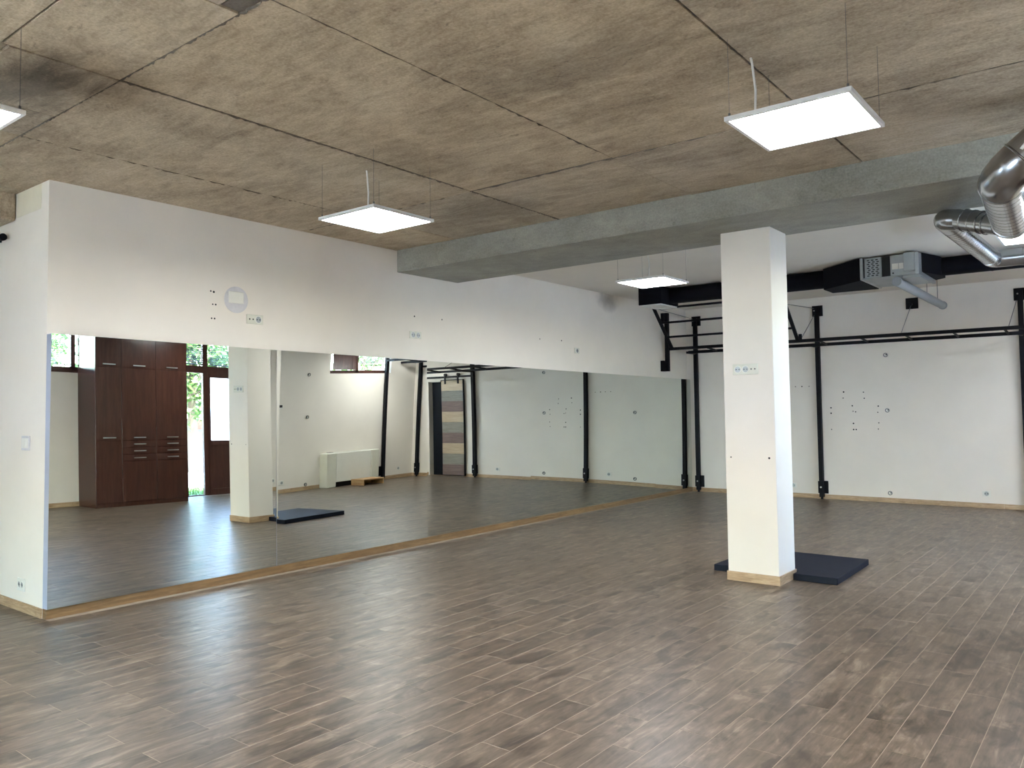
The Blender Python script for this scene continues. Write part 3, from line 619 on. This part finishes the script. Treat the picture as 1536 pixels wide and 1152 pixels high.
# ------------------------------------------------------------------ black rod on the return wall
rod = thing('black_wall_rod', (-1.3, Y0 - 0.05, 3.02), 'short black rod end fixed on the return wall below the beam', 'rod')
MB().tube([(-1.9, Y0 - 0.05, 3.045), (-0.78, Y0 - 0.05, 3.045)], 0.024, 14).build('rod_tube', 'black', rod, smooth=True)
MB().tube([(-0.80, Y0 - 0.05, 3.045), (-0.765, Y0 - 0.05, 3.045)], 0.030, 14).build('end_cap', 'black', rod, smooth=True)
for x in (-0.95, -1.8): MB().bar((x, Y0, 3.045), (x, Y0 - 0.03, 3.045), 0.02, 0.03).build('bracket', 'black', rod)

# ------------------------------------------------------------------ wardrobe
wd = thing('wardrobe', (7.45, 7.23, 0), 'tall dark cherry wardrobe with steel bar handles beside the glazed door', 'wardrobe')
WX, WB_, WY0, WY1, WZ = 7.15, W - 0.016, 6.41, 8.05, 2.90
m_ = MB(); m_.box(WX + 0.02, WB_, WY0, WY0 + 0.02, 0.07, WZ).box(WX + 0.02, WB_, WY1 - 0.02, WY1, 0.07, WZ).box(WX + 0.02, WB_, WY0 + 0.02, WY1 - 0.02, WZ - 0.02, WZ).box(WX + 0.02, WB_, WY0 + 0.02, WY1 - 0.02, 0.07, 0.09).box(WB_ - 0.01, WB_, WY0 + 0.02, WY1 - 0.02, 0.09, WZ - 0.02)
m_.build('carcass', 'wardrobe', wd)
B(WX + 0.012, WB_, WY0 + 0.005, WY1 - 0.005, 0, 0.07).build('plinth', 'wardrobe', wd)
cols = [6.41, 6.85, 7.46, 8.05]
def front(y0, y1, z0, z1, hy, hz, kind='door'):
    d = B(WX, WX + 0.019, y0 + 0.0025, y1 - 0.0025, z0 + 0.0025, z1 - 0.0025).build(kind, 'wardrobe', wd, bevel=0.0015)
    if hz is not None:
        h = MB().bar((WX - 0.028, hy - 0.105, hz), (WX - 0.028, hy + 0.105, hz), 0.012, 0.016)
        for q_ in (-0.085, 0.085): h.box(WX - 0.024, WX, hy + q_ - 0.005, hy + q_ + 0.005, hz - 0.005, hz + 0.005)
        h.build('handle', 'steel', d)
for i in range(3):
    y0, y1 = cols[i], cols[i + 1]; c = (y0 + y1) / 2 + (0.0 if i == 0 else -0.005)
    front(y0, y1, 2.265, WZ, c, 2.31); front(y0, y1, 1.075, 2.265, c, 1.12)
    if i == 0: front(y0, y1, 0.07, 1.075, c, None)
    else:
        for k in range(3): front(y0, y1, 1.075 - 0.113 * (k + 1), 1.075 - 0.113 * k, c, 1.012 - 0.113 * k, 'drawer')
        front(y0, y1, 0.07, 1.075 - 0.339, c, None)

# ------------------------------------------------------------------ glazed door, windows, blinds (window wall)
def joinery(name, label, hole, mull, rails, x=W + 0.075, fw=0.07, d=0.06, extra=None):
    y0, y1, z0, z1 = hole; e_ = thing(name, (x + d / 2, (y0 + y1) / 2, z0), None, None); struct(e_, label)
    m_ = MB(); m_.box(x, x + d, y0, y0 + fw, z0, z1).box(x, x + d, y1 - fw, y1, z0, z1).box(x, x + d, y0 + fw, y1 - fw, z1 - fw, z1)
    m_.box(x, x + d, y0 + fw, y1 - fw, z0, z0 + (fw if z0 > 0.1 else 0.02)); m_.build('window_frame' if z0 > 0.1 else 'door_frame', 'frame', e_)
    for a, b in mull: B(x, x + d, a, b, z0 + 0.02, z1 - fw).build('mullion', 'frame', e_)
    for a, b, c, f in rails: B(x - 0.004, x + d, a, b, c, f).build('rail', 'frame', e_)
    return e_
def pane(par, y0, y1, z0, z1, mat='glass', x=W + 0.104): return B(x, x + 0.005, y0, y1, z0, z1).build('glass_pane', mat, par)
d1 = joinery('door_1', 'dark brown glazed entrance door with sidelight and blinded transom', DOOR1, [(8.80, 8.90)], [(8.0, 9.79, 2.28, 2.41)])
pane(d1, 8.0, 8.80, 0.02, 2.28); pane(d1, 8.0, 8.80, 2.41, 2.86); pane(d1, 8.90, 9.79, 2.41, 2.86)
lf = MB(); X = W + 0.06
lf.box(X, X + 0.055, 8.90, 8.945, 0.02, 2.28).box(X, X + 0.055, 9.70, 9.79, 0.02, 2.28).box(X, X + 0.055, 8.945, 9.70, 2.20, 2.28).box(X, X + 0.055, 8.945, 9.70, 0.02, 0.12).box(X, X + 0.055, 8.945, 9.70, 0.93, 1.02)
leaf = lf.build('door_leaf', 'frame', d1); B(X + 0.018, X + 0.036, 8.945, 9.70, 0.12, 0.93).build('lower_panel', 'frame', leaf, bevel=0.003); pane(leaf, 8.945, 9.70, 1.02, 2.20, 'frost', X + 0.025)
MB().bar((X - 0.04, 9.62, 1.05), (X - 0.04, 9.745, 1.05), 0.018).bar((X, 9.745, 1.05), (X - 0.045, 9.745, 1.05), 0.016).build('handle', 'steel', leaf)
w1 = joinery('window_1', 'high brown-framed window beside the wardrobe', WIN1, [(6.34, 6.41), (5.55, 5.62)], []); pane(w1, 4.97, 5.55, 2.26, 2.86); pane(w1, 5.62, 6.34, 2.26, 2.86); pane(w1, 6.41, 6.71, 2.26, 2.86)
B(W - 0.03, W + 0.075, 4.88, 6.80, 2.165, 2.19).build('window_sill', 'frame', w1)
w2 = joinery('window_2', 'high brown-framed window above the fan coil unit', WIN2, [(12.10, 12.17)], []); pane(w2, 11.44, 12.10, 2.39, 2.86); pane(w2, 12.17, 12.95, 2.39, 2.86)
def blind(y0, y1, z0, z1, tilt, mat, label, x=W + 0.035, pitch=0.023, half=0.0125):
    t = thing('venetian_blind', (x, (y0 + y1) / 2, z0), label, 'blind', 'venetian blinds on the window wall')
    B(x - 0.018, x + 0.018, y0, y1, z1 - 0.025, z1).build('head_rail', mat, t); n = int((z1 - 0.03 - z0) / pitch); sl = None
    for k in range(n):
        z = z0 + 0.012 + k * pitch; c, s_ = half * math.cos(tilt), half * math.sin(tilt)
        if sl is None:
            sl = MB().hexa([(x - c, y0 + 0.004, z - s_), (x + c, y0 + 0.004, z + s_), (x + c, y1 - 0.004, z + s_), (x - c, y1 - 0.004, z - s_), (x - c, y0 + 0.004, z - s_ + 0.0012), (x + c, y0 + 0.004, z + s_ + 0.0012), (x + c, y1 - 0.004, z + s_ + 0.0012), (x - c, y1 - 0.004, z - s_ + 0.0012)]).build('slat', mat, t); zf = ORG[sl.name].z; cx = ORG[sl.name]
        else: copyobj(sl, (cx.x, cx.y, zf + k * pitch), t)
    for y in (y0 + 0.12, y1 - 0.12): MB().tube([(x - 0.014, y, z0), (x - 0.014, y, z1)], 0.0015, 5).build('ladder_cord', mat, t)
    B(x - 0.014, x + 0.014, y0, y1, z0 - 0.004, z0 + 0.006).build('bottom_rail', mat, t)
blind(8.06, 8.79, 2.43, 2.86, 0.5, M['slat'], 'brown slatted blind in the transom above the sidelight', pitch=0.034, half=0.0165)
blind(8.92, 9.76, 2.43, 2.86, 0.42, M['slat'], 'brown slatted blind in the transom above the door leaf', pitch=0.034, half=0.0165)
blind(11.46, 12.08, 2.40, 2.86, 1.25, M['frame'], 'closed brown slatted blind in the high window above the fan coil')
blind(12.19, 12.93, 2.52, 2.86, 0.15, M['slatw'], 'open pale slatted blind in the high window by the rig post')
blind(5.64, 6.32, 2.29, 2.86, 0.0, M['slatw'], 'open pale slatted blind in the high window beside the wardrobe', pitch=0.032)
ef = thing('added_window', (2.8, YF - 0.1, 0.0), None, None); struct(ef, 'added unseen wide brown-framed glazing in the front wall')  # unseen glazing added to let daylight in from the front
m_ = MB()
for a in (FW[0], FW[1] - 0.08): m_.box(a, a + 0.08, YF - 0.14, YF - 0.08, FW[2], FW[3])
for z in (FW[2], FW[3] - 0.08): m_.box(FW[0] + 0.08, FW[1] - 0.08, YF - 0.14, YF - 0.08, z, z + 0.08)
m_.build('window_frame', 'frame', ef)
for a, b in ((1.58, 4.22),): B(a, b, YF - 0.115, YF - 0.11, FW[2] + 0.08, FW[3] - 0.08).build('glass_pane', 'glass', ef)

d4 = joinery('added_door', 'added unseen brown-framed glazed door in the alcove end wall', AW, [], [], x=XA - 0.14); pane(d4, -2.73, -2.07, 0.02, 2.13, x=XA - 0.112)  # unseen door added so daylight enters from the alcove side

# ------------------------------------------------------------------ navy door and striped sliding door (back wall)
struct(B(DOOR2[0], DOOR2[1], YB + 0.001, YB + TH, -0.12, 0.0).build('trim_1', 'skirt'), 'threshold under the navy door')
struct(B(W + 0.001, W + TH, DOOR1[0], DOOR1[1], -0.12, 0.0).build('trim_2', 'pavement'), 'stone threshold of the glazed entrance door')
nd_ = thing('door_2', (6.17, YB + 0.13, 0), None, None); struct(nd_, 'dark navy door set back in the back wall opening')
B(DOOR2[0] + 0.001, DOOR2[1] - 0.001, YB + 0.12, YB + 0.165, 0.0005, DOOR2[3] - 0.001).build('door_leaf', 'navydoor', nd_, bevel=0.002)
MB().bar((6.50, YB + 0.075, 1.05), (6.38, YB + 0.075, 1.05), 0.016).bar((6.50, YB + 0.12, 1.05), (6.50, YB + 0.07, 1.05), 0.016).build('door_handle', 'black', nd_)
sd = thing('door_3', (5.93, YB - 0.04, 0), None, None); struct(sd, 'sliding barn door of striped tan, grey and brown boards on a black rail')
x0, x1 = 5.61, 6.225
for k in range(9):
    B(x0 + 0.015, x1 - 0.015, YB - 0.060, YB - 0.032, 0.035 + 0.2594 * k + 0.001, 0.035 + 0.2594 * (k + 1) - 0.001).build('board', ['bd2', 'bd1', 'bd0'][k % 3], sd, bevel=0.002)
m_ = MB(); m_.box(x0, x0 + 0.015, YB - 0.064, YB - 0.028, 0.02, 2.385).box(x1 - 0.015, x1, YB - 0.064, YB - 0.028, 0.02, 2.385).box(x0 + 0.015, x1 - 0.015, YB - 0.064, YB - 0.028, 2.37, 2.385).box(x0 + 0.015, x1 - 0.015, YB - 0.064, YB - 0.028, 0.02, 0.035); m_.build('edge_frame', 'black', sd)
MB().bar((5.40, YB - 0.05, 2.455), (7.47, YB - 0.05, 2.455), 0.012, 0.045).build('rail', 'black', sd)
for x in (5.45, 6.2, 6.9, 7.4): MB().tube([(x, YB, 2.455), (x, YB - 0.045, 2.455)], 0.012, 10).build('rail_spacer', 'black', sd)
for x in (5.74, 6.09):
    hg = B(x - 0.02, x + 0.02, YB - 0.075, YB - 0.066, 2.28, 2.52).build('hanger_strap', 'black', sd); disc(frame('y-', (x, YB - 0.03, 2.51)), 0, 0, 0.035, 0, 0.04, 18).build('roller', 'black', hg)

# ------------------------------------------------------------------ fan coil unit and wooden step
fc = thing('fan_coil_unit', (7.6, 11.87, 0), 'white floor-standing fan coil unit under the high window', 'fan coil')
B(7.50, W - 0.012, 11.42, 12.34, 0.10, 0.69).build('front_panel', 'plastic', fc, bevel=0.012, seg=2)
for a, b in ((11.18, 11.42), (12.34, 12.56)):
    B(7.49, W - 0.012, a, b, 0.0, 0.695).build('end_column', 'cream', fc, bevel=0.02, seg=3)
g_ = B(7.53, W - 0.02, 11.30, 12.44, 0.69, 0.70).build('top_grille', 'plastic', fc)
for k in range(5): B(7.55 + 0.035 * k, 7.562 + 0.035 * k, 11.34, 12.40, 0.70, 0.704).build('grille_bar', 'cream', g_)
B(7.56, W - 0.014, 11.42, 12.34, 0.0, 0.10).build('base_recess', 'dark', fc)
B(7.60, 7.68, 11.30, 11.42, 0.702, 0.708).build('control_flap', 'dark', fc)
st = thing('wooden_step', (7.25, 12.0, 0), 'small open wooden step box on the floor before the fan coil', 'step')
B(7.03, 7.44, 11.76, 12.30, 0.10, 0.125).build('top_board', 'stepwood', st, bevel=0.003)
for a in (11.76, 12.275): B(7.04, 7.43, a, a + 0.025, 0, 0.10).build('side_board', 'stepwood', st, bevel=0.002)
B(7.41, 7.43, 11.785, 12.275, 0, 0.10).build('back_board', 'stepwood', st)

# ------------------------------------------------------------------ outside: paving, lawn, garden wall, trees
struct(B(-60, 80, -60, 90, -0.35, -0.14).build('ground', 'pavement'), 'pale sunlit paving outside')
M['reflector'] = plain('white_reflector', (236, 230, 220), 0.8, 0, 0.04, 2, 0.2)
struct(B(-9, 9, -6.6, YF - TH - 0.02, -0.14, -0.02).build('reflector', 'reflector'), 'added unseen white terrace before the front wall')  # unseen white slab added to bounce sunlight up onto the ceiling
lawn = tag(B(W + TH + 0.05, W + 2.0, 7.0, 15.0, -0.14, -0.03).build('lawn', 'grass'), 'strip of green lawn just outside the glazed door', 'lawn')
rnd = random.Random(5); gb = MB()
for k in range(9000):
    x, y = rnd.uniform(W + TH + 0.06, W + 1.98), rnd.uniform(7.02, 13.9); h = rnd.uniform(0.02, 0.06); a = rnd.uniform(0, 6.28); c, s_ = 0.006 * math.cos(a), 0.006 * math.sin(a)
    gb.add([(x - c, y - s_, -0.03), (x + c, y + s_, -0.03), (x + rnd.uniform(-.02, .02), y + rnd.uniform(-.02, .02), -0.03 + h)], [(0, 1, 2)])
tag(gb.build('grass_blades', 'grass', lawn), kind='stuff')
gw = thing('garden_wall', (20.0, 16.0, -0.14), 'low pale garden wall with terracotta coping across the paving', 'wall')
B(19.85, 20.05, -5, 40, -0.14, 0.95).build('wall_body', 'render', gw); B(19.78, 20.12, -5, 40, 0.95, 1.30).build('coping', 'terracotta', gw, bevel=0.02)
def tree(x, y, h, r, label, seed, n=5200):
    rg = random.Random(seed); t = thing('tree', (x, y, -0.14), label, 'tree', 'garden trees outside the windows')
    MB().tube([(x, y, -0.14), (x + 0.1, y + 0.05, h * 0.4), (x, y, h * 0.75)], [0.16, 0.12, 0.05], 10).build('trunk', 'bark', t, smooth=True)
    for k in range(5):
        a = k * 1.26 + rg.random(); MB().tube([(x + 0.05, y, h * 0.45), (x + math.cos(a) * r * 0.7, y + math.sin(a) * r * 0.7, h * 0.75)], [0.06, 0.02], 7).build('branch', 'bark', t)
    f = MB()
    blobs = [(x + rg.uniform(-r, r) * 0.6, y + rg.uniform(-r, r) * 0.6, h * rg.uniform(0.42, 0.95), r * rg.uniform(0.3, 0.55)) for _ in range(16)]
    for k in range(n):
        b = rg.choice(blobs); d = Vector((rg.gauss(0, 1), rg.gauss(0, 1), rg.gauss(0, 1))).normalized() * b[3] * rg.uniform(0.5, 1.0)
        c = Vector(b[:3]) + d; u = Vector((rg.gauss(0, 1), rg.gauss(0, 1), rg.gauss(0, 1))).normalized(); v = u.orthogonal().normalized(); sz = rg.uniform(0.06, 0.13)
        f.add([c - u * sz, c + v * sz * 0.5, c + u * sz, c - v * sz * 0.5], [(0, 1, 2, 3)])
    tag(f.build('foliage', 'leaf', t), kind='stuff')
tree(15.5, 13.3, 4.3, 1.9, 'leafy green tree seen through the glazed door', 1)
tree(16.8, 9.35, 5.6, 1.8, 'leafy green tree seen through the window beside the wardrobe', 2)
tree(15.0, 18.6, 6.0, 2.2, 'leafy green tree seen through the window above the fan coil', 3)
